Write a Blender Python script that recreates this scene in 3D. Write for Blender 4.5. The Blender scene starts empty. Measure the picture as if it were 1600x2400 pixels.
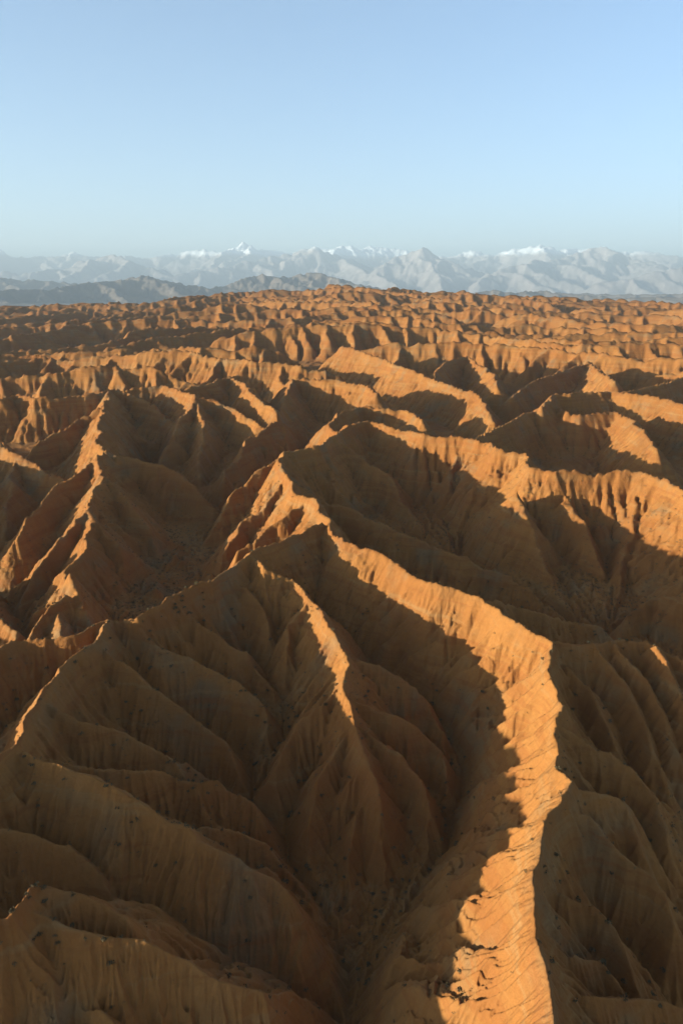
import bpy, math, random
import numpy as np

# ---------------------------------------------------------------- camera, sky, sun, exposure
scene = bpy.context.scene
CAM_H = 100.0
PITCH = math.radians(17.84)
cam_data = bpy.data.cameras.new('camera')
cam_data.sensor_fit = 'HORIZONTAL'
cam_data.sensor_width = 36.0
cam_data.lens = 36.0
cam_data.clip_start = 0.5
cam_data.clip_end = 250000.0
cam = bpy.data.objects.new('camera', cam_data)
cam.location = (0.0, 0.0, CAM_H)
cam.rotation_euler = (math.pi / 2 - PITCH, 0.0, 0.0)
scene.collection.objects.link(cam)
scene.camera = cam

SUN_EL = math.radians(8.2)
SUN_AZ = math.radians(19.0)            # from the left, this much behind the camera's own line
SUN_FROM = (-math.cos(SUN_AZ) * math.cos(SUN_EL), -math.sin(SUN_AZ) * math.cos(SUN_EL), math.sin(SUN_EL))

world = bpy.data.worlds.new('World')
scene.world = world
world.use_nodes = True
wt = world.node_tree
wt.nodes.clear()
w_out = wt.nodes.new('ShaderNodeOutputWorld')
w_bg = wt.nodes.new('ShaderNodeBackground')
w_sky = wt.nodes.new('ShaderNodeTexSky')
w_sky.sky_type = 'NISHITA'
w_sky.sun_disc = False
w_sky.sun_elevation = SUN_EL
w_sky.sun_rotation = math.atan2(SUN_FROM[0], SUN_FROM[1])
w_sky.altitude = 1800.0
w_sky.air_density = 1.0
w_sky.dust_density = 2.5
w_sky.ozone_density = 3.4
w_bg.inputs['Strength'].default_value = 0.060
wt.links.new(w_sky.outputs[0], w_bg.inputs['Color'])
wt.links.new(w_bg.outputs[0], w_out.inputs['Surface'])

sun_data = bpy.data.lights.new('sun', 'SUN')
sun_data.energy = 4.8
sun_data.angle = math.radians(0.5)
sun_data.color = (1.0, 0.97, 0.79)
sun = bpy.data.objects.new('sun', sun_data)
import mathutils
sun.rotation_euler = mathutils.Vector(SUN_FROM).to_track_quat('Z', 'Y').to_euler()
sun.location = (-200.0, -80.0, 400.0)
scene.collection.objects.link(sun)

scene.view_settings.view_transform = 'Standard'
scene.view_settings.look = 'None'
scene.view_settings.gamma = 1.0
scene.view_settings.use_curve_mapping = False
scene.view_settings.exposure = 2.34

rng = np.random.default_rng(11)
random.seed(11)

# ---------------------------------------------------------------- helpers: noise, interpolation
_perm = rng.permutation(512).astype(np.int64)
_perm = np.concatenate([_perm, _perm])
_ga = np.linspace(0, 2 * np.pi, 64, endpoint=False)
_gx, _gy = np.cos(_ga).astype(np.float32), np.sin(_ga).astype(np.float32)


def perlin(x, y):
    xi = np.floor(x).astype(np.int64)
    yi = np.floor(y).astype(np.int64)
    fx = (x - xi).astype(np.float32)
    fy = (y - yi).astype(np.float32)
    u = fx * fx * fx * (fx * (fx * 6 - 15) + 10)
    v = fy * fy * fy * (fy * (fy * 6 - 15) + 10)

    def g(ix, iy, dx, dy):
        k = _perm[(_perm[ix & 511] + iy) & 511] & 63
        return _gx[k] * dx + _gy[k] * dy
    a = g(xi, yi, fx, fy)
    b = g(xi + 1, yi, fx - 1, fy)
    c = g(xi, yi + 1, fx, fy - 1)
    d = g(xi + 1, yi + 1, fx - 1, fy - 1)
    return (a + u * (b - a)) + v * ((c + u * (d - c)) - (a + u * (b - a)))


def fbm(x, y, scale, octs, gain=0.5):
    s = np.zeros(x.shape, np.float32)
    amp, f = 1.0, 1.0 / scale
    for o in range(octs):
        s += amp * perlin(x * f + 17.3 * o, y * f - 9.1 * o)
        amp *= gain
        f *= 2.03
    return s


def smooth(a, b, x):
    t = np.clip((x - a) / (b - a), 0, 1)
    return t * t * (3 - 2 * t)


# ---------------------------------------------------------------- helpers: fluvial erosion on any structured grid
_NB = [(-1, -1), (-1, 0), (-1, 1), (0, -1), (0, 1), (1, -1), (1, 0), (1, 1)]


class Grid:
    def __init__(self, X, Y):
        self.X, self.Y = X, Y
        self.n, self.m = X.shape
        n, m = self.n, self.m
        self.dist = []
        for di, dj in _NB:
            dx = X[1 + di:n - 1 + di, 1 + dj:m - 1 + dj] - X[1:-1, 1:-1]
            dy = Y[1 + di:n - 1 + di, 1 + dj:m - 1 + dj] - Y[1:-1, 1:-1]
            self.dist.append(np.hypot(dx, dy).astype(np.float32))
        e1 = np.hypot(np.gradient(X, axis=0), np.gradient(Y, axis=0))
        e2 = np.hypot(np.gradient(X, axis=1), np.gradient(Y, axis=1))
        self.area = (e1 * e2).astype(np.float32)

    def receivers(self, h, jit=0.0):
        n, m = self.n, self.m
        hc = h[1:-1, 1:-1]
        best = np.full(hc.shape, 1e-6, np.float32)
        off = np.zeros(hc.shape, np.int32)
        dd = np.ones(hc.shape, np.float32)
        for (di, dj), ds in zip(_NB, self.dist):
            s = (hc - h[1 + di:n - 1 + di, 1 + dj:m - 1 + dj]) / ds
            if jit:
                wob = 1.0 + jit * rng.random(hc.shape, dtype=np.float32)
            k = s * wob > best if jit else s > best
            best[k] = (s * wob)[k] if jit else s[k]
            off[k] = di * m + dj
            dd[k] = ds[k]
        rec = np.arange(n * m, dtype=np.int32).reshape(n, m)
        rec[1:-1, 1:-1] += off
        d = np.ones((n, m), np.float32)
        d[1:-1, 1:-1] = dd
        return rec.ravel(), d.ravel()

    def flow(self, rec):
        N = rec.size
        r = np.where(rec == np.arange(N, dtype=np.int32), N, rec).astype(np.int32)
        r = np.append(r, np.int32(N))
        a = np.append(self.area.ravel().astype(np.float64), 0.0)
        act = np.nonzero(r[:-1] < N)[0]
        for _ in range(14):
            if act.size == 0:
                break
            tgt = r[act]
            a = a + np.bincount(tgt, weights=a[act], minlength=N + 1)
            a[N] = 0.0
            nr = r[tgt]
            r[act] = nr
            act = act[nr < N]
        return a[:-1]

    def erode(self, h, kdt, smax, m=0.5, uplift=None, rounds=13, kmap=None, amax=None, fixed=None):
        shp = h.shape
        if uplift is not None:
            h = h + uplift
        rec, d = self.receivers(h, 0.7)
        if fixed is not None:
            k = np.nonzero(fixed.ravel())[0]
            rec[k] = k
        A = self.flow(rec)
        if amax:
            A = np.minimum(A, amax)
        N = rec.size
        root = rec == np.arange(N, dtype=np.int32)
        F = (kdt * A ** m / d).astype(np.float32)
        if kmap is not None:
            F *= kmap.ravel()
        al = F / (1 + F)
        be = (h.ravel() / (1 + F)).astype(np.float32)
        al[root] = 0.0
        be[root] = h.ravel()[root]
        r = rec.copy()
        act = np.nonzero(~root)[0]
        for _ in range(rounds):
            if act.size == 0:
                break
            t = r[act]
            aa = al[act]
            nb = be[act] + aa * be[t]
            na = aa * al[t]
            be[act] = nb
            al[act] = na
            r[act] = r[t]
            act = act[na > 1e-5]
        hn = be
        c = (smax * d).astype(np.float32) if np.isscalar(smax) else (smax.ravel() * d).astype(np.float32)
        c[root] = 1e9
        r = rec.copy()
        for _ in range(rounds):
            hn = np.minimum(hn, hn[r] + c)
            c = c + c[r]
            r = r[r]
            c = np.minimum(c, 1e9)
        return hn.reshape(shp), A.reshape(shp)


def upsample(h):
    n, m = h.shape
    o = np.empty((2 * n - 1, 2 * m - 1), np.float32)
    o[::2, ::2] = h
    o[1::2, ::2] = 0.5 * (h[1:] + h[:-1])
    o[::2, 1::2] = 0.5 * (h[:, 1:] + h[:, :-1])
    o[1::2, 1::2] = 0.25 * (h[1:, 1:] + h[:-1, 1:] + h[1:, :-1] + h[:-1, :-1])
    return o


def crests(lines, wx, wy, rows, cols, reach, slope, curve):
    """height shed by every crest line on both sides; also where along the crests and how far from them each point lies"""
    m2 = wx.shape[1]
    skel = np.full(wx.shape, -1e9, np.float32)
    s_at = np.zeros(wx.shape, np.float32)
    d_at = np.zeros(wx.shape, np.float32)
    id_at = np.zeros(wx.shape, np.int16)
    s0 = 0.0
    for li, L in enumerate(lines):
        for a, b in zip(L[:-1], L[1:]):
            cx, cy = 0.5 * (a + b)[:2]
            rc = math.hypot(cx, cy)
            ln = math.hypot(*(b - a)[:2])
            half = 0.5 * ln + reach
            i0, i1 = np.searchsorted(rows, [rc - half, rc + half])
            if rc > half:
                tc, dt = math.atan2(cx, cy), math.asin(min(1.0, half / rc))
                j0, j1 = np.searchsorted(cols, [tc - dt, tc + dt])
            else:
                j0, j1 = 0, m2
            if i1 > i0 and j1 > j0:
                px, py = wx[i0:i1, j0:j1], wy[i0:i1, j0:j1]
                ex, ey = b[0] - a[0], b[1] - a[1]
                LL = ex * ex + ey * ey + 1e-9
                tu = ((px - a[0]) * ex + (py - a[1]) * ey) / LL
                t = np.clip(tu, 0, 1)
                d = np.hypot(px - a[0] - t * ex, py - a[1] - t * ey)
                hh = a[2] + t * (b[2] - a[2]) - (slope * d - curve * np.minimum(d, reach * 0.75) ** 2)
                sk = skel[i0:i1, j0:j1]
                k = hh > sk
                sk[k] = hh[k]
                # past a bend the direction from the bend keeps counting, so that gullies fan out round it
                side = np.arctan2((tu - t) * ln, d + 1e-6) * 9.0
                flank = np.where((px - a[0]) * ey - (py - a[1]) * ex > 0, 61.7, 0.0)
                lean = (0.45 if li == 0 else 0.25 * math.sin(li * 2.7)) * np.where(flank > 0, -0.4, 1.0)
                s_at[i0:i1, j0:j1][k] = (s0 + t * ln + side + flank - lean * d)[k]
                d_at[i0:i1, j0:j1][k] = d[k]
                id_at[i0:i1, j0:j1][k] = np.where(flank[k] > 0, li + 1, -li - 1)
            s0 += ln
        s0 += 237.0
    return skel, s_at, d_at, id_at


def mesh_from_grid(name, X, Y, Z, mat, attrs=None):
    n, m = X.shape
    me = bpy.data.meshes.new(name)
    co = np.stack([X, Y, Z], -1).reshape(-1, 3).astype(np.float32)
    i = (np.arange(n - 1)[:, None] * m + np.arange(m - 1)[None, :]).ravel().astype(np.int32)
    quads = np.stack([i, i + 1, i + m + 1, i + m], -1)
    # wind every face so that its normal points up
    a, b, c = co[quads[0, 0]], co[quads[0, 1]], co[quads[0, 2]]
    if np.cross(b - a, c - a)[2] < 0:
        quads = quads[:, ::-1]
    nf = quads.shape[0]
    me.vertices.add(co.shape[0])
    me.vertices.foreach_set('co', co.ravel())
    me.loops.add(nf * 4)
    me.loops.foreach_set('vertex_index', np.ascontiguousarray(quads).ravel())
    me.polygons.add(nf)
    me.polygons.foreach_set('loop_start', np.arange(nf, dtype=np.int32) * 4)
    me.polygons.foreach_set('use_smooth', np.ones(nf, dtype=bool))
    me.update(calc_edges=True)
    for k, v in (attrs or {}).items():
        at = me.attributes.new(k, 'FLOAT', 'POINT')
        at.data.foreach_set('value', v.ravel().astype(np.float32))
    me.materials.append(mat)
    ob = bpy.data.objects.new(name, me)
    scene.collection.objects.link(ob)
    ob['kind'] = 'structure'
    return ob


# ---------------------------------------------------------------- helper: surveying - a sight line from the drone to a point of the land
_cp, _sp = math.cos(PITCH), math.sin(PITCH)


def sight(u, v):
    x, y = (u - 800.0) / 1600.0, (1200.0 - v) / 1600.0
    return np.array([x, _cp + y * _sp, -_sp + y * _cp])


def at_height(u, v, z):
    d = sight(u, v)
    dz = min(d[2], -0.004)
    t = (z - CAM_H) / dz
    return np.array([d[0] * t, d[1] * t, z])


def at_range(u, v, r):
    d = sight(u, v)
    t = r / math.hypot(d[0], d[1])
    return np.array([d[0] * t, d[1] * t, CAM_H + d[2] * t])


SKY_U = [-400, 0, 300, 600, 850, 1100, 1350, 1600, 2000]
SKY_V = [714, 714, 697, 670, 658, 672, 686, 696, 700]
R_END = 3600.0
_st = [math.atan2(sight(u, v)[0], sight(u, v)[1]) for u, v in zip(SKY_U, SKY_V)]
_sz = [CAM_H + R_END * sight(u, v)[2] / math.hypot(*sight(u, v)[:2]) for u, v in zip(SKY_U, SKY_V)]


def crest_level(x, y):
    """height of the summit surface that the ridges of the badlands reach"""
    r = np.hypot(x, y)
    th = np.arctan2(x, y)
    return np.interp(th, _st, _sz) * np.clip((r - 500.0) / (R_END - 500.0), 0, 1.1) ** 1.15


# ---------------------------------------------------------------- materials
def nodes(name):
    m = bpy.data.materials.new(name)
    m.use_nodes = True
    nt = m.node_tree
    nt.nodes.clear()
    out = nt.nodes.new('ShaderNodeOutputMaterial')
    b = nt.nodes.new('ShaderNodeBsdfPrincipled')
    nt.links.new(b.outputs[0], out.inputs['Surface'])
    b.inputs['Specular IOR Level'].default_value = 0.1
    b.inputs['Roughness'].default_value = 0.95
    return m, nt, b


def N(nt, kind, **kw):
    n = nt.nodes.new(kind)
    for k, v in kw.items():
        if k in n.inputs:
            n.inputs[k].default_value = v
        else:
            setattr(n, k, v)
    return n


def mix(nt, fac, a, b, blend='MIX'):
    n = nt.nodes.new('ShaderNodeMix')
    n.data_type = 'RGBA'
    n.blend_type = blend
    for sock, val in ((n.inputs[0], fac), (n.inputs[6], a), (n.inputs[7], b)):
        if isinstance(val, bpy.types.NodeSocket):
            nt.links.new(val, sock)
        else:
            sock.default_value = val if not isinstance(val, tuple) else (*val, 1.0)
    return n.outputs[2]


def ramp(nt, src, lo, hi, a=0.0, b=1.0):
    n = nt.nodes.new('ShaderNodeMapRange')
    n.interpolation_type = 'SMOOTHSTEP'
    n.inputs[1].default_value, n.inputs[2].default_value = lo, hi
    n.inputs[3].default_value, n.inputs[4].default_value = a, b
    nt.links.new(src, n.inputs[0])
    return n.outputs[0]


def clay_material():
    m, nt, b = nodes('sandy_clay')
    geo = N(nt, 'ShaderNodeNewGeometry')
    pos = geo.outputs['Position']

    def noise(scale, detail=4.0, rough=0.55, vec=pos):
        n = N(nt, 'ShaderNodeTexNoise', Scale=scale, Detail=detail, Roughness=rough)
        nt.links.new(vec, n.inputs['Vector'])
        return n.outputs[0]
    big = noise(0.012, 3.0)
    mid = noise(0.07, 5.0, 0.6)
    fine = noise(0.9, 5.0, 0.65)
    col = mix(nt, ramp(nt, big, 0.38, 0.62), (0.259, 0.106, 0.028), (0.219, 0.082, 0.021))
    col = mix(nt, ramp(nt, mid, 0.45, 0.70, 0.0, 0.6), col, (0.216, 0.106, 0.038))
    col = mix(nt, ramp(nt, noise(0.035, 4.0, 0.6), 0.52, 0.72, 0.0, 0.75), col, (0.159, 0.098, 0.049))
    # strata: thin tilted beds of redder and paler clay
    mp = N(nt, 'ShaderNodeMapping')
    mp.inputs['Scale'].default_value = (0.012, 0.018, 0.33)
    nt.links.new(pos, mp.inputs['Vector'])
    beds = noise(1.0, 4.0, 0.6, mp.outputs[0])
    col = mix(nt, ramp(nt, beds, 0.50, 0.60, 0.0, 0.6), col, (0.207, 0.071, 0.019))
    col = mix(nt, ramp(nt, beds, 0.42, 0.32, 0.0, 0.5), col, (0.251, 0.136, 0.054))
    col = mix(nt, ramp(nt, fine, 0.30, 0.75, 0.0, 0.35), col, (0.171, 0.071, 0.019))
    # dry scrub cover collecting in gullies and on valley floors
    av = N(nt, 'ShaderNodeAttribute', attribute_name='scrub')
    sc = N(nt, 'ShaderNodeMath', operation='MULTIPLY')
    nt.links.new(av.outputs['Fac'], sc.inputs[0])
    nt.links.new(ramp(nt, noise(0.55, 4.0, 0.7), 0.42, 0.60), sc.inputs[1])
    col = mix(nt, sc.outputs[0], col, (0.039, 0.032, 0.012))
    nt.links.new(col, b.inputs['Base Color'])
    # fine relief
    bp1 = N(nt, 'ShaderNodeBump', Strength=0.5, Distance=0.35)
    nt.links.new(noise(0.8, 8.0, 0.65), bp1.inputs['Height'])
    bp2 = N(nt, 'ShaderNodeBump', Strength=0.6, Distance=1.0)
    nt.links.new(noise(0.33, 5.0, 0.6), bp2.inputs['Height'])
    nt.links.new(bp1.outputs[0], bp2.inputs['Normal'])
    nt.links.new(bp2.outputs[0], b.inputs['Normal'])
    return m


def mountain_material(name, rock_a, rock_b, scale, snow_lo=None, snow_hi=None):
    m, nt, b = nodes(name)
    geo = N(nt, 'ShaderNodeNewGeometry')
    n1 = N(nt, 'ShaderNodeTexNoise', Scale=scale, Detail=6.0, Roughness=0.6)
    nt.links.new(geo.outputs['Position'], n1.inputs['Vector'])
    col = mix(nt, ramp(nt, n1.outputs[0], 0.35, 0.65), rock_a, rock_b)
    if snow_lo is not None:
        sep = N(nt, 'ShaderNodeSeparateXYZ')
        nt.links.new(geo.outputs['Position'], sep.inputs[0])
        add = N(nt, 'ShaderNodeMath', operation='MULTIPLY_ADD')
        nt.links.new(n1.outputs[0], add.inputs[0])
        add.inputs[1].default_value = 700.0
        nt.links.new(sep.outputs[2], add.inputs[2])
        col = mix(nt, ramp(nt, add.outputs[0], snow_lo, snow_hi), col, (0.82, 0.83, 0.85))
    nt.links.new(col, b.inputs['Base Color'])
    return m


# ---------------------------------------------------------------- the ridge survey of the badlands
# (points as sighted from the drone, height of the first point below the summit level, fall along the crest)
K = 0.0
RIDGES = [
    # main sunlit ridge and its continuation
    ([(1335, 2640), (1318, 2500), (1305, 2400), (1290, 2323), (1280, 2252), (1254, 2186), (1257, 2114), (1249, 2033),
      (1264, 1992), (1282, 1909), (1338, 1828), (1305, 1802), (1310, 1720), (1325, 1649), (1282, 1567), (1305, 1501),
      (1254, 1480), (1208, 1450), (1127, 1403), (1075, 1383), (999, 1357), (938, 1327), (876, 1291), (800, 1262),
      (750, 1204)], 7,
     [7, 6, 5, 4, 3.5, 3, 2, 1.5, 1, 0, 0.5, 0, -0.5, 0.5, 0, 1, 1, 1.5, 1, 1.5, 1, 1.5, 2, 2.5, 4]),
    ([(750, 1204), (730, 1163), (689, 1148), (684, 1117), (653, 1064)], 4, 0.0),
    ([(653, 1064), (673, 1053), (745, 1041), (790, 1010), (815, 992), (867, 980), (948, 1000), (1004, 1015), (1080, 1018),
      (1137, 1030), (1178, 1056), (1234, 1059)], 4, 0.0),
    ([(1234, 1059), (1249, 1092), (1274, 1094), (1310, 1100), (1356, 1097), (1420, 1100), (1489, 1102), (1565, 1120),
      (1600, 1138), (1700, 1180), (1800, 1230)], 4, 0.0),
    ([(1229, 1070), (1229, 1117), (1208, 1148), (1178, 1168), (1152, 1230), (1100, 1290)], 2, 0.42),
    ([(1208, 1150), (1239, 1204), (1269, 1286), (1300, 1370), (1310, 1420)], -4, 0.5),
    ([(1300, 1100), (1335, 1180), (1380, 1250), (1420, 1330)], 2, 0.5),
    ([(1489, 1104), (1480, 1200), (1470, 1300), (1440, 1390)], 2, 0.5),
    ([(1580, 1130), (1560, 1240), (1545, 1330)], 2, 0.5),
    ([(1082, 1020), (1060, 1080), (1050, 1130)], 2, 0.5),
    ([(780, 1020), (841, 1066), (907, 1102), (933, 1148), (960, 1200), (1000, 1240)], 2, 0.36),
    ([(745, 1045), (760, 1090), (790, 1140)], 0, 0.5),
    ([(735, 1165), (800, 1178), (851, 1204), (953, 1250), (1045, 1283), (1132, 1316), (1203, 1352), (1285, 1398), (1318, 1439)], 2, 0.24),
    ([(1120, 1402), (1198, 1408), (1290, 1439), (1361, 1457), (1438, 1469)], 0, 0.35),
    ([(1305, 1501), (1397, 1501), (1433, 1496), (1524, 1501), (1600, 1542), (1700, 1590)], 0, 0.14),
    ([(1700, 1390), (1600, 1400), (1540, 1393), (1480, 1425), (1430, 1475)], -18, 0.25),
    # left ridge and its lit branch
    ([(745, 1225), (684, 1250), (617, 1286), (566, 1311), (469, 1357), (423, 1378), (327, 1449), (240, 1452), (168, 1480),
      (51, 1491), (0, 1512), (-80, 1545), (-180, 1600)], 4, 0.03),
    ([(240, 1452), (219, 1501), (148, 1557), (102, 1608), (92, 1654), (66, 1685), (41, 1736), (0, 1766), (-60, 1830), (-150, 1950)], 1, 0.0),
    ([(590, 1298), (628, 1332), (679, 1352), (709, 1378), (755, 1444), (781, 1485), (798, 1521), (812, 1555), (806, 1598),
      (818, 1639), (836, 1680), (851, 1756), (877, 1828), (895, 1900), (905, 2000), (908, 2075)], 2,
     [2, 1, -1.5, -2.5, -4, -4.5, -5, -5.5, -6.5, -8, -9.5, -12.5, -16.5, -20.5, -27, -33]),
    # spurs of the middle ridge
    ([(808, 1535), (877, 1562), (928, 1583), (1009, 1623), (1050, 1695)], -7, 0.42),
    ([(815, 1640), (877, 1659), (953, 1690), (999, 1705), (1055, 1751), (1078, 1817)], -9.5, 0.38),
    ([(840, 1690), (928, 1756), (1004, 1833), (1032, 1899)], -11, 0.42),
    ([(800, 1610), (755, 1649), (679, 1695), (612, 1782)], -8, 0.42),
    ([(836, 1690), (780, 1760), (720, 1850), (690, 1930)], -11, 0.45),
    ([(866, 1800), (830, 1900), (800, 2000)], -17, 0.5),
    ([(720, 1395), (690, 1450), (660, 1510)], -3, 0.5),
    # spurs of the left ridge
    ([(423, 1380), (459, 1455), (541, 1511), (592, 1527), (633, 1583)], 0, 0.45),
    ([(530, 1330), (580, 1380), (620, 1440), (645, 1500)], 1, 0.48),
    ([(320, 1452), (367, 1511), (459, 1542), (541, 1583), (602, 1623), (638, 1669)], 0, 0.40),
    ([(222, 1498), (286, 1552), (327, 1588), (388, 1629), (459, 1674), (531, 1715), (566, 1756), (580, 1800)], 0, 0.40),
    ([(98, 1640), (179, 1685), (255, 1705), (332, 1736), (383, 1756), (449, 1812)], 0, 0.38),
    ([(41, 1736), (77, 1761), (168, 1782), (230, 1802), (300, 1805), (393, 1797), (459, 1822), (541, 1828), (577, 1853)], 0, 0.33),
    ([(420, 1850), (490, 1858), (561, 1863), (612, 1894)], -20, 0.35),
    ([(60, 1755), (158, 1797), (235, 1833), (301, 1868), (357, 1894), (439, 1936), (459, 1971), (551, 2007), (587, 2038),
      (633, 2053), (679, 2094), (709, 2135), (755, 2186), (796, 2232)], 0,
     [1, -1, -2.5, -4, -6, -8, -9.5, -12, -14, -16, -18, -21, -25, -30]),
    ([(439, 1936), (536, 1946), (600, 1965), (658, 1987), (714, 2022), (775, 2089)], -14, 0.40),
    ([(-160, 1900), (-60, 1920), (0, 1930), (51, 1941), (153, 1961), (194, 2017), (219, 2058), (255, 2089)], 0, 0.36),
    # lower left corner
    ([(-120, 2190), (10, 2155), (50, 2110), (60, 2068)], 4, 0.0),
    ([(60, 2068), (77, 2135), (168, 2176), (265, 2196), (332, 2206), (408, 2227), (459, 2242), (526, 2293), (607, 2318),
      (650, 2348), (670, 2375)], 4, 0.40),
    ([(60, 2070), (128, 2084), (194, 2094), (265, 2125), (300, 2150)], 4, 0.45),
    ([(168, 2176), (245, 2150), (347, 2170), (393, 2181)], -9, 0.30),
    ([(-100, 2260), (0, 2303), (87, 2308), (168, 2334), (235, 2380), (290, 2450)], -2, 0.33),
    ([(80, 2420), (194, 2395), (275, 2385), (306, 2398), (380, 2460)], -12, 0.2),
    # right of the main ridge
    ([(1315, 1705), (1356, 1725), (1422, 1756), (1489, 1807), (1524, 1853), (1545, 1930)], -1, 0.40),
    ([(1341, 1838), (1392, 1853), (1443, 1868), (1470, 1920), (1490, 1980)], -1, 0.48),
    ([(1300, 1880), (1382, 1905), (1412, 1956), (1479, 2017), (1524, 2053), (1555, 2089), (1580, 2165)], -1, 0.42),
    ([(1255, 2050), (1320, 2084), (1376, 2104), (1412, 2135), (1453, 2186), (1479, 2232), (1504, 2288), (1522, 2344)], -1, 0.45),
    ([(1275, 2220), (1340, 2235), (1412, 2260), (1450, 2310)], -1, 0.55),
    ([(1290, 2323), (1351, 2334), (1463, 2344), (1565, 2354), (1640, 2380)], -1, 0.42),
    ([(1310, 1510), (1330, 1547), (1387, 1603), (1412, 1669), (1440, 1730)], -1, 0.42),
    ([(1390, 1505), (1407, 1537), (1463, 1603), (1499, 1680), (1530, 1760)], -2, 0.42),
    ([(1440, 1500), (1458, 1527), (1514, 1588), (1555, 1664), (1585, 1750)], -2, 0.42),
    ([(1540, 1508), (1580, 1580), (1620, 1660)], -3, 0.42),
    # left middle distance
    ([(245, 1054), (230, 1066), (232, 1107), (219, 1158), (207, 1204), (204, 1255), (199, 1291), (158, 1332), (150, 1400), (140, 1470), (128, 1570)], 3, 0.11),
    ([(160, 1330), (215, 1410), (262, 1465), (290, 1520)], -8, 0.40),
    ([(150, 1390), (95, 1450), (60, 1520)], -14, 0.40),
    ([(-170, 1290), (-60, 1370), (20, 1450), (60, 1540)], -10, 0.16),
    ([(245, 1056), (281, 1061), (327, 1066), (383, 1092), (423, 1107), (505, 1158)], 1, 0.22),
    ([(230, 1066), (194, 1092), (143, 1128), (87, 1184), (40, 1250)], 1, 0.25),
    ([(235, 1110), (290, 1160), (350, 1220), (420, 1290)], -1, 0.34),
    ([(210, 1210), (280, 1270), (340, 1340), (380, 1400)], -8, 0.40),
    ([(215, 1180), (150, 1240), (90, 1310), (60, 1390)], -6, 0.36),
    ([(245, 1052), (224, 1031), (235, 1000), (240, 954), (255, 913)], 1, 0.0),
    ([(235, 950), (189, 969), (150, 1000), (112, 1015), (80, 1040)], 0, 0.25),
    ([(0, 1030), (40, 1060), (100, 1090), (140, 1120)], -2, 0.25),
    ([(-120, 1000), (-40, 1020), (10, 1032), (30, 1080), (20, 1160), (10, 1240)], 0, 0.14),
    ([(265, 905), (219, 918), (153, 923), (82, 928), (41, 918), (0, 930), (-80, 930)], 1, 0.0),
    ([(265, 905), (306, 918), (360, 950), (400, 980), (420, 1010)], 1, 0.16),
    ([(464, 928), (472, 979), (474, 1041), (474, 1075), (470, 1130)], 1, 0.16),
    ([(464, 928), (423, 974), (403, 1020), (362, 1056)], 1, 0.16),
    ([(464, 928), (505, 933), (571, 964), (620, 1000)], 1, 0.14),
    ([(650, 980), (620, 1000), (582, 1020), (561, 1061), (531, 1102), (515, 1148)], -3, 0.18),
    ([(653, 1064), (610, 1095), (561, 1128), (510, 1180), (474, 1220)], 3, 0.34),
    ([(684, 1117), (658, 1130), (612, 1184), (571, 1219), (536, 1265), (490, 1310)], 2, 0.34),
    ([(720, 1160), (660, 1215), (600, 1265), (540, 1310)], 2, 0.36),
    ([(464, 928), (440, 915), (380, 897), (347, 900), (300, 905)], 1, 0.02),
    ([(653, 959), (602, 928), (571, 892), (541, 877), (510, 882), (495, 892), (440, 905)], -2, -0.01),
    ([(684, 882), (724, 882), (800, 887), (866, 898), (882, 918)], 1, 0.0),
    ([(684, 882), (670, 920), (655, 960)], 1, 0.1),
    ([(790, 1010), (770, 985), (800, 960), (851, 945), (938, 955), (990, 975)], 1, 0.02),
    # right middle distance
    ([(800, 803), (861, 821), (902, 836), (953, 857), (1004, 877), (1055, 898), (1106, 913), (1127, 928), (1157, 979)], 3, 0.02),
    ([(1020, 870), (1045, 841), (1096, 829), (1157, 872), (1167, 898)], -3, 0.0),
    ([(1200, 925), (1249, 887), (1300, 870), (1351, 852), (1382, 841), (1412, 867), (1443, 887)], -10, -0.03),
    ([(1110, 1030), (1132, 1012), (1208, 974), (1290, 943), (1331, 961), (1361, 964), (1438, 959), (1479, 974), (1509, 1010), (1540, 1050)], -4, 0.0),
    ([(1270, 945), (1300, 918), (1346, 915), (1428, 910), (1463, 913), (1555, 928), (1600, 943), (1700, 960)], 2, 0.0),
    ([(1463, 913), (1509, 905), (1560, 890), (1600, 880), (1680, 870)], 2, 0.0),
]


def survey(pts, dz0, fall):
    out = []
    for k, (u, v) in enumerate(pts):
        if k == 0:
            z = dz0
        lo, hi = -60.0, 30.0
        def solve(dz):
            P = at_height(u, v, dz)
            for _ in range(6):
                P = at_height(u, v, dz + float(crest_level(P[0], P[1])))
            return P
        if k == 0:
            out.append(solve(dz0))
            rel = dz0
            continue
        a = out[-1]
        x = rel
        if isinstance(fall, list):
            rel = fall[k]
            out.append(solve(rel))
            continue
        for _ in range(25):
            P = solve(x)
            nx = rel - fall * math.hypot(P[0] - a[0], P[1] - a[1])
            x = 0.5 * x + 0.5 * max(nx, -34.0)
        rel = x
        out.append(solve(rel))
    return np.array(out)


LINES = [survey(*r) for r in RIDGES]

# ---------------------------------------------------------------- land grid: fine near the viewer, coarser with distance
DT = 0.0020
tl = [-math.radians(36.0)]
step = DT
while tl[-1] > -math.radians(84):
    step = min(step * 1.035, 0.02)
    tl.append(tl[-1] - step)
tr = [math.radians(36.0)]
step = DT
while tr[-1] < math.radians(56):
    step = min(step * 1.05, 0.02)
    tr.append(tr[-1] + step)
TH = np.concatenate([np.array(tl[1:][::-1]), np.arange(-math.radians(36.0), math.radians(36.0), DT), np.array(tr)])
while (len(TH) - 1) % 8:
    TH = np.append(TH, TH[-1] + 0.01)
rr = [34.0]
while rr[-1] < R_END * 1.03:
    r = rr[-1]
    k = 1.0 + 0.7 * max(0.0, math.log(r / 150.0) / math.log(20.0))
    if r < 62:
        k = 2.5
    rr.append(r * (1 + DT * min(k, 1.6 if r > 62 else 2.5)))
while (len(rr) - 1) % 8:
    rr.append(rr[-1] * 1.004)
RR = np.array(rr)
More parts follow.
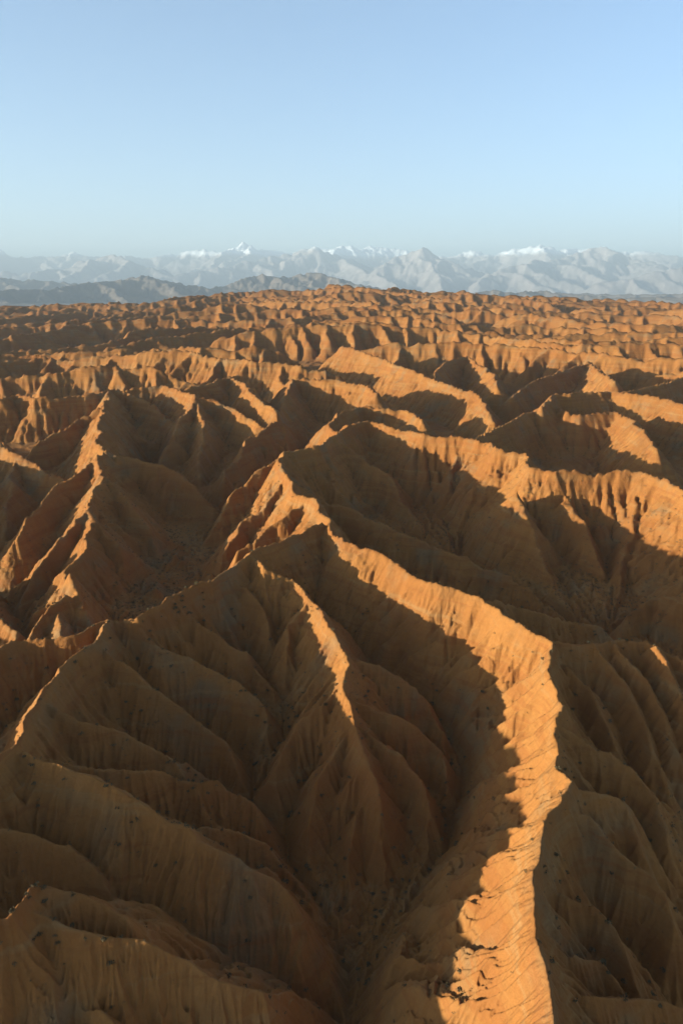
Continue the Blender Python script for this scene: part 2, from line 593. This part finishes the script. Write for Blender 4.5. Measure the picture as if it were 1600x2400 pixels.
print('land grid', len(TH), len(RR), len(TH) * len(RR))
TX = np.sin(TH)[None, :] * RR[:, None]
TY = np.cos(TH)[None, :] * RR[:, None]


def level(k):
    return TX[::k, ::k], TY[::k, ::k]


# 1. far badlands: long winding ridges that keep their distance from one another, each with spurs to both sides
def grow_ridges():
    R = random.Random(77)
    cellsz = 30.0
    taken = {}

    def put(x, y, k):
        taken.setdefault((int(x // cellsz), int(y // cellsz)), []).append((x, y, k))

    def close(x, y, k, gap):
        n = int(gap // cellsz) + 1
        cx, cy = int(x // cellsz), int(y // cellsz)
        for p in range(cx - n, cx + n + 1):
            for q in range(cy - n, cy + n + 1):
                for (a_, b_, k_) in taken.get((p, q), ()):
                    if k_ != k and (a_ - x) ** 2 + (b_ - y) ** 2 < gap * gap:
                        return True
        return False
    for L in LINES:
        for a_, b_ in zip(L[:-1], L[1:]):
            n = int(math.hypot(*(b_ - a_)[:2]) / 25) + 1
            for q in range(n):
                P = a_ + (b_ - a_) * q / n
                put(P[0], P[1], -1)

    # fields sampled on a coarse map
    gxx, gyy = np.meshgrid(np.arange(-4200, 4200, 40.0), np.arange(-600, 4200, 40.0), indexing='ij')
    ang_f = fbm(gxx, gyy, 420.0, 2) * 1.5 + fbm(gxx + 500, gyy, 150.0, 2) * 0.9
    hgt_f = fbm(gxx, gyy - 900, 380.0, 3) * 24

    def field(f, x, y):
        return float(f[min(max(int((x + 4200) / 40), 0), f.shape[0] - 1), min(max(int((y + 600) / 40), 0), f.shape[1] - 1)])

    def heading(x, y):
        t = x / (abs(y) + 200.0)
        return math.radians(-38.0 * math.tanh(3.5 * (t + 0.06))) + field(ang_f, x, y)

    def inside(x, y):
        r = math.hypot(x, y)
        if r > R_END * 1.02 or r < 140:
            return False
        th_ = math.atan2(x, y)
        if th_ < -1.35 or th_ > 0.93:
            return False
        if r > 1400 and abs(th_) > 0.62:
            return False
        return r > 600 or abs(th_) > 0.66

    out = []
    gap0 = 128.0
    for trial in range(5200):
        r = math.exp(R.uniform(math.log(150), math.log(R_END)))
        t0 = R.uniform(-1.3, 0.9) if r < 1400 else R.uniform(-0.6, 0.6)
        x, y = r * math.sin(t0), r * math.cos(t0)
        gap = gap0 * R.uniform(0.75, 1.25) * (0.95 + 0.65 * min(max(r - 600, 0) / 1600, 1.0))
        if not inside(x, y) or close(x, y, trial, gap):
            continue
        halves = []
        for sg in (1, -1):
            px_, py_ = x, y
            pts = []
            for st in range(44):
                a_ = heading(px_, py_)
                px_ += sg * 17 * math.cos(a_)
                py_ += sg * 17 * math.sin(a_)
                if not inside(px_, py_) or close(px_, py_, trial, gap * 0.55):
                    break
                pts.append((px_, py_))
            halves.append(pts)
        pts = halves[1][::-1] + [(x, y)] + halves[0]
        if len(pts) < 4:
            continue
        for p in pts:
            put(p[0], p[1], trial)
        n = len(pts)
        zz = []
        for q, (a_, b_) in enumerate(pts):
            end = min(q, n - 1 - q) * 17.0
            zz.append(float(crest_level(a_, b_)) + field(hgt_f, a_, b_) + R.uniform(-2.5, 2.5) - 17.0 * max(0.0, 1 - end / 75.0) ** 1.4)
        L = np.array([(p[0] + R.uniform(-2, 2), p[1] + R.uniform(-2, 2), z) for p, z in zip(pts, zz)])
        out.append(L)
        # spurs
        side = 1
        q = R.uniform(0.4, 1.4)
        while q < n - 1.2:
            i = int(q)
            P = L[i] + (L[i + 1] - L[i]) * (q - i)
            dv = (L[i + 1] - L[i])[:2]
            a_ = math.atan2(dv[1], dv[0]) + side * math.radians(R.uniform(50, 95))
            sp = [P]
            ln = R.uniform(42, 78) * (1 + 0.35 * min(max(math.hypot(P[0], P[1]) - 600, 0) / 1600, 1.0))
            for w_ in range(3):
                a_ += R.uniform(-0.35, 0.35)
                step_ = ln / 3
                o = sp[-1]
                sp.append(np.array([o[0] + step_ * math.cos(a_), o[1] + step_ * math.sin(a_), o[2] - step_ * R.uniform(0.36, 0.66)]))
            out.append(np.array(sp))
            side = -side
            q += R.uniform(0.9, 1.9)
    return out


FAR_LINES = grow_ridges()
print('far lines', len(FAR_LINES), sum(len(q) - 1 for q in FAR_LINES))

# 2. the surveyed ridges, with unseen ones added for their shadows: every crest line sheds slopes to both sides
hx, hy = level(2)
n2, m2 = hx.shape
cl = crest_level(hx, hy)
rad2 = np.hypot(hx, hy)
wa = np.clip(rad2 / 160.0, 0.6, 2.0)
wx = hx + (fbm(hx, hy, 26.0, 3) * 2.6 + fbm(hx, hy, 7.0, 2) * 0.8) * wa
wy = hy + (fbm(hx + 400, hy - 300, 26.0, 3) * 2.6 + fbm(hx + 90, hy, 7.0, 2) * 0.8) * wa
OFF = [np.array([[-80, 25, 1], [-98, 56, 3], [-106, 72, 12], [-118, 92, 13], [-128, 104, 9], [-158, 160, 3]], float),  # unseen ridges left of view, heights shaped for the shadows they cast
       np.array([[-250, 330, -2], [-275, 390, -2], [-330, 500, -4]], float)]
REACH = 98.0
skel, S_AT, D_AT, ID_AT = crests(LINES + OFF + FAR_LINES, wx, wy, RR[::2], TH[::2], REACH, 1.18, 0.0042)
floor = cl - 37 - 16 * smooth(600, 1100, rad2) + fbm(hx, hy, 60.0, 2) * 3 - 5 * smooth(260, 90, rad2) - 10 * smooth(-60, -150, hx) * smooth(500, 350, rad2)
near = np.maximum(skel, floor)
h = near
on = skel >= h - 0.01
# ribs and gullies running straight down from the crests
S_AT = S_AT + fbm(hx, hy, 30.0, 2) * 5 * np.clip(D_AT / 20, 0.2, 1)
def ribs(S, period, wander, phase):
    """0 on the rounded ribs, 1 in the sharp gullies between them"""
    return 1 - np.abs(np.sin(np.pi * (S / period + wander) + phase))


dep = np.minimum(0.42 * D_AT, np.where(np.abs(ID_AT) == 1, 4.0, 3.7)) * smooth(0.3, 3.0, D_AT)
cut = ribs(S_AT, np.where(np.abs(ID_AT) == 1, 9.0, 6.6), fbm(hx, hy, 17.0, 2) * 0.8, 0.0) * dep * np.clip(0.85 + fbm(hx, hy, 45.0, 2) * 1.3, 0.3, 1.5)
h = h - np.where(on, cut, 0) * smooth(1500, 900, rad2)
distant = smooth(600, 1300, rad2)
h = h + np.where(on, 0.4, 1.0) * distant * (fbm(hx, hy, 15.0, 3, 0.6) * 2.5)
h = (h + fbm(hx, hy, 22.0, 4, 0.55) * 1.3 + rng.normal(0, 0.12, h.shape) * np.clip(rad2 / 200, 0.5, 3)).astype(np.float32)

# closed hollows break through their lowest sill
W = np.where(rad2 < 640, 1e6, h).astype(np.float32)
W[0], W[-1], W[:, 0], W[:, -1] = h[0], h[-1], h[:, 0], h[:, -1]
nr2 = int(np.searchsorted(RR[::2], 660))
Wn, hn_ = W[:nr2].copy(), h[:nr2]
g2 = Grid(hx[:nr2], hy[:nr2])
for it in range(700):
    old = Wn[1:-1, 1:-1]
    best = old
    for (di, dj), ds in zip(_NB, g2.dist):
        best = np.minimum(best, Wn[1 + di:nr2 - 1 + di, 1 + dj:m2 - 1 + dj] + 0.02 * ds)
    new = np.minimum(old, np.maximum(hn_[1:-1, 1:-1], best))
    if it % 20 == 19 and np.max(old - new) < 1e-4:
        break
    Wn[1:-1, 1:-1] = new
fill = np.where(Wn < 1e5, np.maximum(Wn, hn_), hn_)
print('fill', it, float((fill - hn_).max()), float((fill - hn_).mean()))
rec, dd_ = g2.receivers(fill, 0.4)
hc = h[:nr2].ravel().copy()
src = np.nonzero(rec != np.arange(rec.size))[0]
tgt, drop = rec[src], 0.05 * dd_[src]
for it in range(900):
    cand = hc[src] - drop
    k = cand < hc[tgt] - 1e-3
    if not k.any():
        break
    np.minimum.at(hc, tgt[k], cand[k])
h = h.copy()
carved = np.maximum(hc.reshape(nr2, -1), h[:nr2] - 16)
h[:nr2] = np.maximum(carved, fill - 15)

# 3. streams cut gullies and rills into it, first coarse then fine
g2 = Grid(hx, hy)
for it in range(5):
    h, A = g2.erode(h, 0.022, 1.8, m=0.5, amax=3e3, kmap=1 + 1.2 * distant)
h = upsample(h)
rad = np.hypot(TX, TY)
wa = np.clip(rad / 160.0, 0.6, 2.0)
wx = TX + (fbm(TX, TY, 26.0, 3) * 2.6 + fbm(TX, TY, 7.0, 2) * 0.8) * wa
wy = TY + (fbm(TX + 400, TY - 300, 26.0, 3) * 2.6 + fbm(TX + 90, TY, 7.0, 2) * 0.8) * wa
skel, S_AT, D_AT, ID_AT = crests(LINES + OFF, wx, wy, RR, TH, 80.0, 1.18, 0.0042)
S_AT = S_AT + fbm(TX, TY, 12.0, 3) * 3.5 * np.clip(D_AT / 12, 0.2, 1)
fade = 1 - 0.5 * smooth(10, 30, D_AT)
cut = ribs(S_AT, 2.3, fbm(TX, TY, 6.0, 2) * 0.7, 0.7) * np.minimum(0.32 * D_AT, 1.55) * np.clip(0.75 + fbm(TX, TY, 25.0, 2) * 1.4, 0.1, 1.5) * fade
cut = cut + ribs(S_AT, 1.15, fbm(TX, TY, 3.0, 2) * 0.7, 0.2) * np.minimum(0.22 * D_AT, 0.42) * smooth(330, 180, rad)
on = smooth(-12, -4, skel - h)
h = h - (cut * on * smooth(700, 400, rad)).astype(np.float32)
h = h + (rng.normal(0, 0.04, h.shape) * np.clip(rad / 150, 0.6, 6) + fbm(TX, TY, 5.0, 3, 0.6) * 0.3).astype(np.float32)
g1 = Grid(TX, TY)
for it in range(4):
    h, A = g1.erode(h, 0.035, 2.2, m=0.45, amax=3e3, kmap=1 + 1.5 * smooth(600, 1300, rad))
# the far rim of the badlands falls away
h = np.maximum(h - smooth(R_END * 0.97, R_END * 1.03, rad) * 260, -150.8).astype(np.float32)
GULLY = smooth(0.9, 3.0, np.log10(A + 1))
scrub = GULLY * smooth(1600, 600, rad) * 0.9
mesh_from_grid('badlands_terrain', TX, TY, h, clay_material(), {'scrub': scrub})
LAND_H = h

# ---------------------------------------------------------------- shrubs on the slopes and scrub in the ravines
def shrub_material():
    m, nt, b = nodes('dry_leaf')
    oi = N(nt, 'ShaderNodeNewGeometry')
    n = N(nt, 'ShaderNodeTexNoise', Scale=0.8, Detail=3.0)
    nt.links.new(oi.outputs['Position'], n.inputs['Vector'])
    nt.links.new(mix(nt, n.outputs[0], (0.060, 0.047, 0.024), (0.115, 0.078, 0.038)), b.inputs['Base Color'])
    return m


def shrub_geometry(R, leaves, tw):
    """one bush about 1 m wide: leaf clumps spread over an uneven low dome, on a few bent twigs"""
    V, F = [], []
    lob = [(R.uniform(-0.28, 0.28), R.uniform(-0.28, 0.28), R.uniform(0.16, 0.34), R.uniform(0.20, 0.32)) for _ in range(4)]
    for _ in range(leaves):
        cx, cy, cz, rd = R.choice(lob)
        a, e = R.uniform(0, 6.283), math.asin(R.uniform(-0.35, 1.0))
        k = rd * R.uniform(0.65, 1.15)
        p = np.array([cx + k * math.cos(a) * math.cos(e), cy + k * math.sin(a) * math.cos(e), cz + k * 0.9 * math.sin(e)])
        s_ = R.uniform(0.09, 0.17)
        t1 = np.array([R.gauss(0, 1) for _ in range(3)]); t1 /= np.linalg.norm(t1)
        t2 = np.cross(t1, [R.gauss(0, 1) for _ in range(3)]); t2 /= np.linalg.norm(t2)
        i = len(V)
        V += [p - t1 * s_, p + t2 * s_ * 0.7, p + t1 * s_, p - t2 * s_ * 0.7]
        F.append((i, i + 1, i + 2, i + 3))
    for _ in range(tw):
        cx, cy, cz, rd = R.choice(lob)
        i = len(V)
        V += [(-0.02, 0, -0.25), (0.02, 0.01, -0.25), (cx, cy, cz)]
        F.append((i, i + 1, i + 2))
    return np.array(V, float), F


leaf_mat = shrub_material()
SR = random.Random(21)
bushes = []
for q in range(6):
    V, F = shrub_geometry(SR, 44, 4)
    me = bpy.data.meshes.new('shrub')
    me.from_pydata([tuple(v) for v in V], [], F)
    me.materials.append(leaf_mat)
    bushes.append(me)

# where a bush can stand: ground that is not too steep, more often along gullies; a sight line up every column tells what the drone can see
nr, nth = rad.shape
tang = (h - CAM_H) / rad
block = np.maximum.accumulate(tang, axis=0)
seen = (tang >= block - 1e-4)
gr = np.abs(np.gradient(h, axis=0) / np.gradient(rad, axis=0))
gt = np.abs(np.gradient(h, axis=1) / (np.gradient(TH)[None, :] * rad))
steep = np.hypot(gr, gt)
patch = smooth(-0.15, 0.35, fbm(TX, TY, 38.0, 3))
dens = (0.26 * patch + 0.9 * GULLY ** 1.5 + 0.05) * smooth(3.0, 1.4, steep) * g1.area
dens += 0.5 * smooth(-24, -31, h - crest_level(TX, TY)) * smooth(1.2, 0.5, steep) * g1.area
dens *= np.where(ID_AT == -1, 0.12 + 0.88 * smooth(10, 26, D_AT), 1.0)
dens *= smooth(560, 230, rad)
pick = np.argwhere((rng.random(h.shape) < dens * 0.75) & (np.abs(TH)[None, :] < 0.72) & (rad > 60))
d_cam = np.array([math.hypot(rad[i, j], h[i, j] - CAM_H) for i, j in pick])
size = 0.6 + 0.9 * rng.random(len(pick)) ** 2 + 0.5 * np.array([GULLY[i, j] for i, j in pick])
size *= np.clip(d_cam / 200.0, 1.0, 1.15)
vis = np.array([seen[i, j] for i, j in pick])
uu = np.array([TX[i, j] for i, j in pick]); vv = np.array([TY[i, j] for i, j in pick]); ww = np.array([h[i, j] for i, j in pick]) - CAM_H
depth = vv * _cp - ww * _sp
iu, iv = uu / depth, (vv * _sp + ww * _cp) / depth
vis &= (np.abs(iu) < 0.49) & (np.abs(iv) < 0.74)
big = np.argsort(-(size / d_cam * vis))[:300]
RID = {'main': [0], 'centre': list(range(18, 26)), 'left': [16, 17] + list(range(26, 36)), 'corner': list(range(36, 42)),
       'right': [14] + list(range(42, 52))}
ZONE = {}
for z, ids in RID.items():
    for q in ids:
        ZONE[q + 1] = ZONE[-q - 1] = z
WORDS = {
    'crest': ('small dry shrub at the crest of the main sunlit ridge', 'shrubs along the main crest'),
    'main': ('small dark dry shrub on the ribbed left face of the main sunlit ridge', 'shrubs on the face of the main ridge'),
    'centre': ('small dark dry shrub on the ribbed middle spur between two ravines', 'shrubs on the middle spur'),
    'left': ('small dark dry shrub on the shaded spurs below the left ridge, inside the basin', 'shrubs on the left spurs'),
    'behind': ('small dark dry shrub in the valley behind the left ridge', 'shrubs behind the left ridge'),
    'corner': ('small dark dry shrub on the shaded hill in the lower left corner', 'shrubs on the lower left hill'),
    'right': ('small dark dry shrub on the dark spurs right of the main sunlit ridge', 'shrubs right of the main ridge'),
    'rest': ('small dark dry shrub between the main sunlit ridge and the second lit ridge behind it', 'shrubs between the two lit ridges'),
    'second': ('small dark dry shrub on or beyond the second lit ridge', 'shrubs on and beyond the second ridge'),
}
mx = np.array([p[0] for p in LINES[0]]); my = np.array([p[1] for p in LINES[0]])
for n_, q in enumerate(big):
    i, j = pick[q]
    x, y, z = TX[i, j], TY[i, j], h[i, j]
    zone = ZONE.get(int(ID_AT[i, j]), 'rest')
    if zone == 'main' and x > np.interp(y, my[np.argsort(my)], mx[np.argsort(my)]):
        zone = 'right'
    if zone == 'main' and D_AT[i, j] < 4:
        zone = 'crest'
    if zone == 'rest':
        zone = 'behind' if x < -25 and rad[i, j] < 420 else ('second' if abs(int(ID_AT[i, j])) in (3, 4) or rad[i, j] > 430 else 'rest')
    if zone == 'left' and abs(int(ID_AT[i, j])) in (17, 18) and ID_AT[i, j] * (1 if abs(int(ID_AT[i, j])) == 17 else 1) > 0:
        zone = 'behind'
    o = bpy.data.objects.new('shrub', bushes[n_ % 6])
    o.location = (x, y, z + 0.02)
    k = float(size[q])
    o.scale = (k, k * SR.uniform(0.85, 1.1), k * SR.uniform(0.75, 1.0))
    o.rotation_euler = (0, 0, SR.uniform(0, 6.28))
    o['label'], o['group'] = WORDS[zone]
    o['category'] = 'shrub'
    scene.collection.objects.link(o)

# the rest of the scrub, too many and too small to count, is one mesh
rest = np.setdiff1d(np.arange(len(pick)), big)
base_V, base_F = [], []
for q in range(4):
    V, F = shrub_geometry(SR, 14, 1)
    base_V.append(V); base_F.append(F)
AV, AF, off = [], [], 0
for q in rest:
    i, j = pick[q]
    t = SR.randrange(4)
    a = SR.uniform(0, 6.28)
    V = base_V[t] * float(size[q]) * 1.1
    V = np.stack([V[:, 0] * math.cos(a) - V[:, 1] * math.sin(a) + TX[i, j], V[:, 0] * math.sin(a) + V[:, 1] * math.cos(a) + TY[i, j], V[:, 2] + h[i, j]], -1)
    AV.append(V)
    AF += [tuple(v + off for v in f) for f in base_F[t]]
    off += len(V)
me = bpy.data.meshes.new('scrub')
me.from_pydata([tuple(v) for v in np.concatenate(AV)], [], AF)
me.materials.append(leaf_mat)
o = bpy.data.objects.new('scrub', me)
o['kind'] = 'stuff'
scene.collection.objects.link(o)
print('SHRUBS', len(pick), int(vis.sum()))

# ---------------------------------------------------------------- foothills, plain and snow mountains beyond
FAR = 3.2      # the ranges stand this many times farther off than first paced out


def far_range(name, th, r, ridges, spur_len, slope, fall, base, mat, wob, kdt, its, spacing, left_side=True):
    X = np.sin(th)[None, :] * r[:, None]
    Y = np.cos(th)[None, :] * r[:, None]
    lines = []
    R = random.Random(5)
    for pts in ridges:
        L = np.array([at_range(u, v, rg * FAR) for u, v, rg in pts])
        lines.append(L)
        # spurs leave the crest on both sides
        for a, b in zip(L[:-1], L[1:]):
            ln = math.hypot(*(b - a)[:2])
            k = max(1, int(ln / spacing))
            for q in range(k):
                t = (q + R.uniform(0.1, 0.9)) / k
                P = a + t * (b - a)
                for sgn in (-1, 1):
                    nrm = np.array([(b - a)[1], -(b - a)[0]]) / ln * sgn
                    ang = R.uniform(-0.5, 0.5)
                    c, s_ = math.cos(ang), math.sin(ang)
                    nrm = np.array([nrm[0] * c - nrm[1] * s_, nrm[0] * s_ + nrm[1] * c])
                    pl = [P]
                    n_seg = 4
                    for w_ in range(n_seg):
                        bend = R.uniform(-0.45, 0.45)
                        c, s_ = math.cos(bend), math.sin(bend)
                        nrm = np.array([nrm[0] * c - nrm[1] * s_, nrm[0] * s_ + nrm[1] * c])
                        st_ = spur_len / n_seg * R.uniform(0.7, 1.3)
                        z = pl[-1][2] - st_ * fall * R.uniform(0.6, 1.3)
                        pl.append(np.array([*(pl[-1][:2] + nrm * st_), max(z, base)]))
                    lines.append(np.array(pl))
    wx = X + fbm(X, Y, wob * 4, 4) * wob
    wy = Y + fbm(X + 9999, Y, wob * 4, 4) * wob
    sk, sa, da, ia = crests(lines, wx, wy, r, th, spur_len * 1.3, slope, 0.0)
    h = np.maximum(sk, base + fbm(X, Y, wob * 6, 3) * wob * 0.15)
    tall = smooth(base, base + spur_len * 0.25, h)
    h = (h + fbm(X, Y, wob * 2.5, 4) * wob * 0.16
         - np.abs(fbm(X + 555, Y, wob * 3.2, 3, 0.6)) * wob * 1.0 * tall + wob * 0.2 * tall).astype(np.float32)
    g = Grid(X, Y)
    for it in range(its):
        h, A = g.erode(h, kdt, 1.0, m=0.5, amax=spur_len ** 2 * 0.6)
    return mesh_from_grid(name, X, Y, np.maximum(h, -150.8), mat)


th = np.arange(-0.57, 0.57, 0.0017)
mountain_ridges = [
    # snow range at the back
    [(-250, 600, 22500), (-80, 590, 22500), (0, 584, 22500), (31, 602, 22000), (87, 599, 22500), (140, 602, 22000), (168, 588, 22500), (194, 600, 22000),
     (240, 602, 22500), (296, 597, 22000), (347, 607, 22500), (378, 599, 22000), (408, 591, 22500), (474, 584, 22000),
     (525, 591, 21500), (545, 578, 21500), (566, 567, 21500), (602, 583, 21500), (638, 586, 22000), (690, 590, 22000), (765, 584, 22000), (800, 576, 22000),
     (820, 573, 22000), (841, 585, 22500), (866, 573, 22500), (912, 581, 22500), (958, 586, 22500), (1019, 596, 22500),
     (1050, 599, 22500), (1111, 583, 22000), (1157, 596, 22000), (1208, 579, 21500), (1259, 573, 21500), (1310, 581, 21500),
     (1351, 583, 22000), (1407, 580, 22000), (1463, 589, 22000), (1524, 586, 22000), (1555, 599, 22000), (1600, 599, 22000), (1720, 590, 22000), (1900, 600, 22000)],
    # dark nearer ranges
    [(360, 660, 15500), (430, 640, 16000), (520, 622, 16500), (620, 602, 17500), (690, 590, 18000), (735, 577, 18000), (765, 590, 18000), (800, 598, 18000), (870, 625, 17500), (900, 650, 17000)],
    [(860, 655, 15500), (900, 620, 16000), (945, 595, 16500), (991, 579, 16500), (1035, 603, 16500), (1080, 625, 16000), (1130, 655, 15500)],
    [(1120, 662, 14500), (1180, 628, 15500), (1240, 612, 16000), (1300, 606, 17000), (1351, 590, 17500), (1407, 576, 18000), (1470, 598, 17500), (1540, 618, 17000), (1620, 640, 16000)],
    [(-200, 610, 17000), (-60, 625, 16500), (60, 640, 16000), (150, 625, 16500), (210, 607, 17000), (265, 596, 17000), (320, 612, 16500), (370, 635, 16000), (420, 660, 15500)],
    [(1400, 660, 13500), (1500, 645, 14000), (1600, 625, 14500), (1760, 612, 15000)],
]
r_m = np.geomspace(10500 * FAR, 26000 * FAR, 270)
far_range('mountains', th, r_m, mountain_ridges, 2600.0 * FAR, 0.62, 0.30, -120.0,
          mountain_material('mountain_rock', (0.37, 0.305, 0.275), (0.27, 0.235, 0.215), 0.0006, 1690 * FAR / 1.55, 1920 * FAR / 1.55), 170.0 * FAR, 0.012, 10, 1300.0 * FAR)

foothill_ridges = [
    [(-120, 690, 5200), (0, 676, 5400), (102, 679, 5600), (170, 668, 5800), (230, 658, 6000), (286, 653, 6100), (337, 645, 6200), (388, 655, 6200), (459, 668, 6100), (490, 674, 6000)],
    [(490, 676, 6400), (561, 655, 6600), (612, 642, 6700), (673, 647, 6700), (730, 637, 6800), (765, 641, 6700), (800, 653, 6500), (876, 674, 6300), (930, 688, 6100)],
    [(-150, 655, 8600), (0, 650, 8800), (102, 656, 8800), (204, 664, 8700), (300, 672, 8500)],
    [(1060, 690, 5600), (1106, 684, 5700), (1147, 677, 5800), (1190, 684, 5700), (1274, 679, 5900), (1330, 687, 5800), (1387, 692, 5700), (1470, 697, 5600), (1550, 692, 5700), (1640, 696, 5700), (1800, 690, 5700)],
    [(1180, 690, 7400), (1300, 684, 7600), (1440, 688, 7600), (1600, 686, 7600), (1800, 684, 7600)],
]
r_f = np.geomspace(4500 * FAR, 10400 * FAR, 210)
far_range('foothills', th, r_f, foothill_ridges, 620.0 * FAR, 0.55, 0.24, -130.0,
          mountain_material('foothill_rock', (0.20, 0.15, 0.115), (0.14, 0.11, 0.09), 0.003), 55.0 * FAR, 0.02, 10, 230.0 * FAR)

gm, gnt, gb = nodes('plain_soil')
gb.inputs['Base Color'].default_value = (0.22, 0.16, 0.11, 1)
px, py = np.meshgrid(np.linspace(-58000, 58000, 59), np.linspace(-7000, 91000, 50), indexing='ij')
mesh_from_grid('ground', px, py, np.full(px.shape, -150.0), gm)

# ---------------------------------------------------------------- air
import bmesh
bm = bmesh.new()
bmesh.ops.create_cube(bm, size=1.0)
for v in bm.verts:
    v.co.x = v.co.x * 120000
    v.co.y = 42000 + v.co.y * 100000
    v.co.z = -153 + (v.co.z + 0.5) * 6000
me = bpy.data.meshes.new('haze')
bm.to_mesh(me)
bm.free()
hz = bpy.data.objects.new('haze', me)
scene.collection.objects.link(hz)
hz['kind'] = 'stuff'
hm = bpy.data.materials.new('haze_air')
hm.use_nodes = True
hnt = hm.node_tree
hnt.nodes.clear()
ho = hnt.nodes.new('ShaderNodeOutputMaterial')
h_add = hnt.nodes.new('ShaderNodeAddShader')
# blue molecular air scatters evenly, pale dust scatters mostly forward
for q, (col, dens, g) in enumerate((((0.70, 0.89, 1.0, 1), 2.2e-5, 0.0), ((1.0, 0.98, 0.96, 1), 0.8e-5, 0.82))):
    hv = hnt.nodes.new('ShaderNodeVolumePrincipled')
    hv.inputs['Color'].default_value = col
    hv.inputs['Density'].default_value = dens
    hv.inputs['Anisotropy'].default_value = g
    hnt.links.new(hv.outputs[0], h_add.inputs[q])
hnt.links.new(h_add.outputs[0], ho.inputs['Volume'])
me.materials.append(hm)
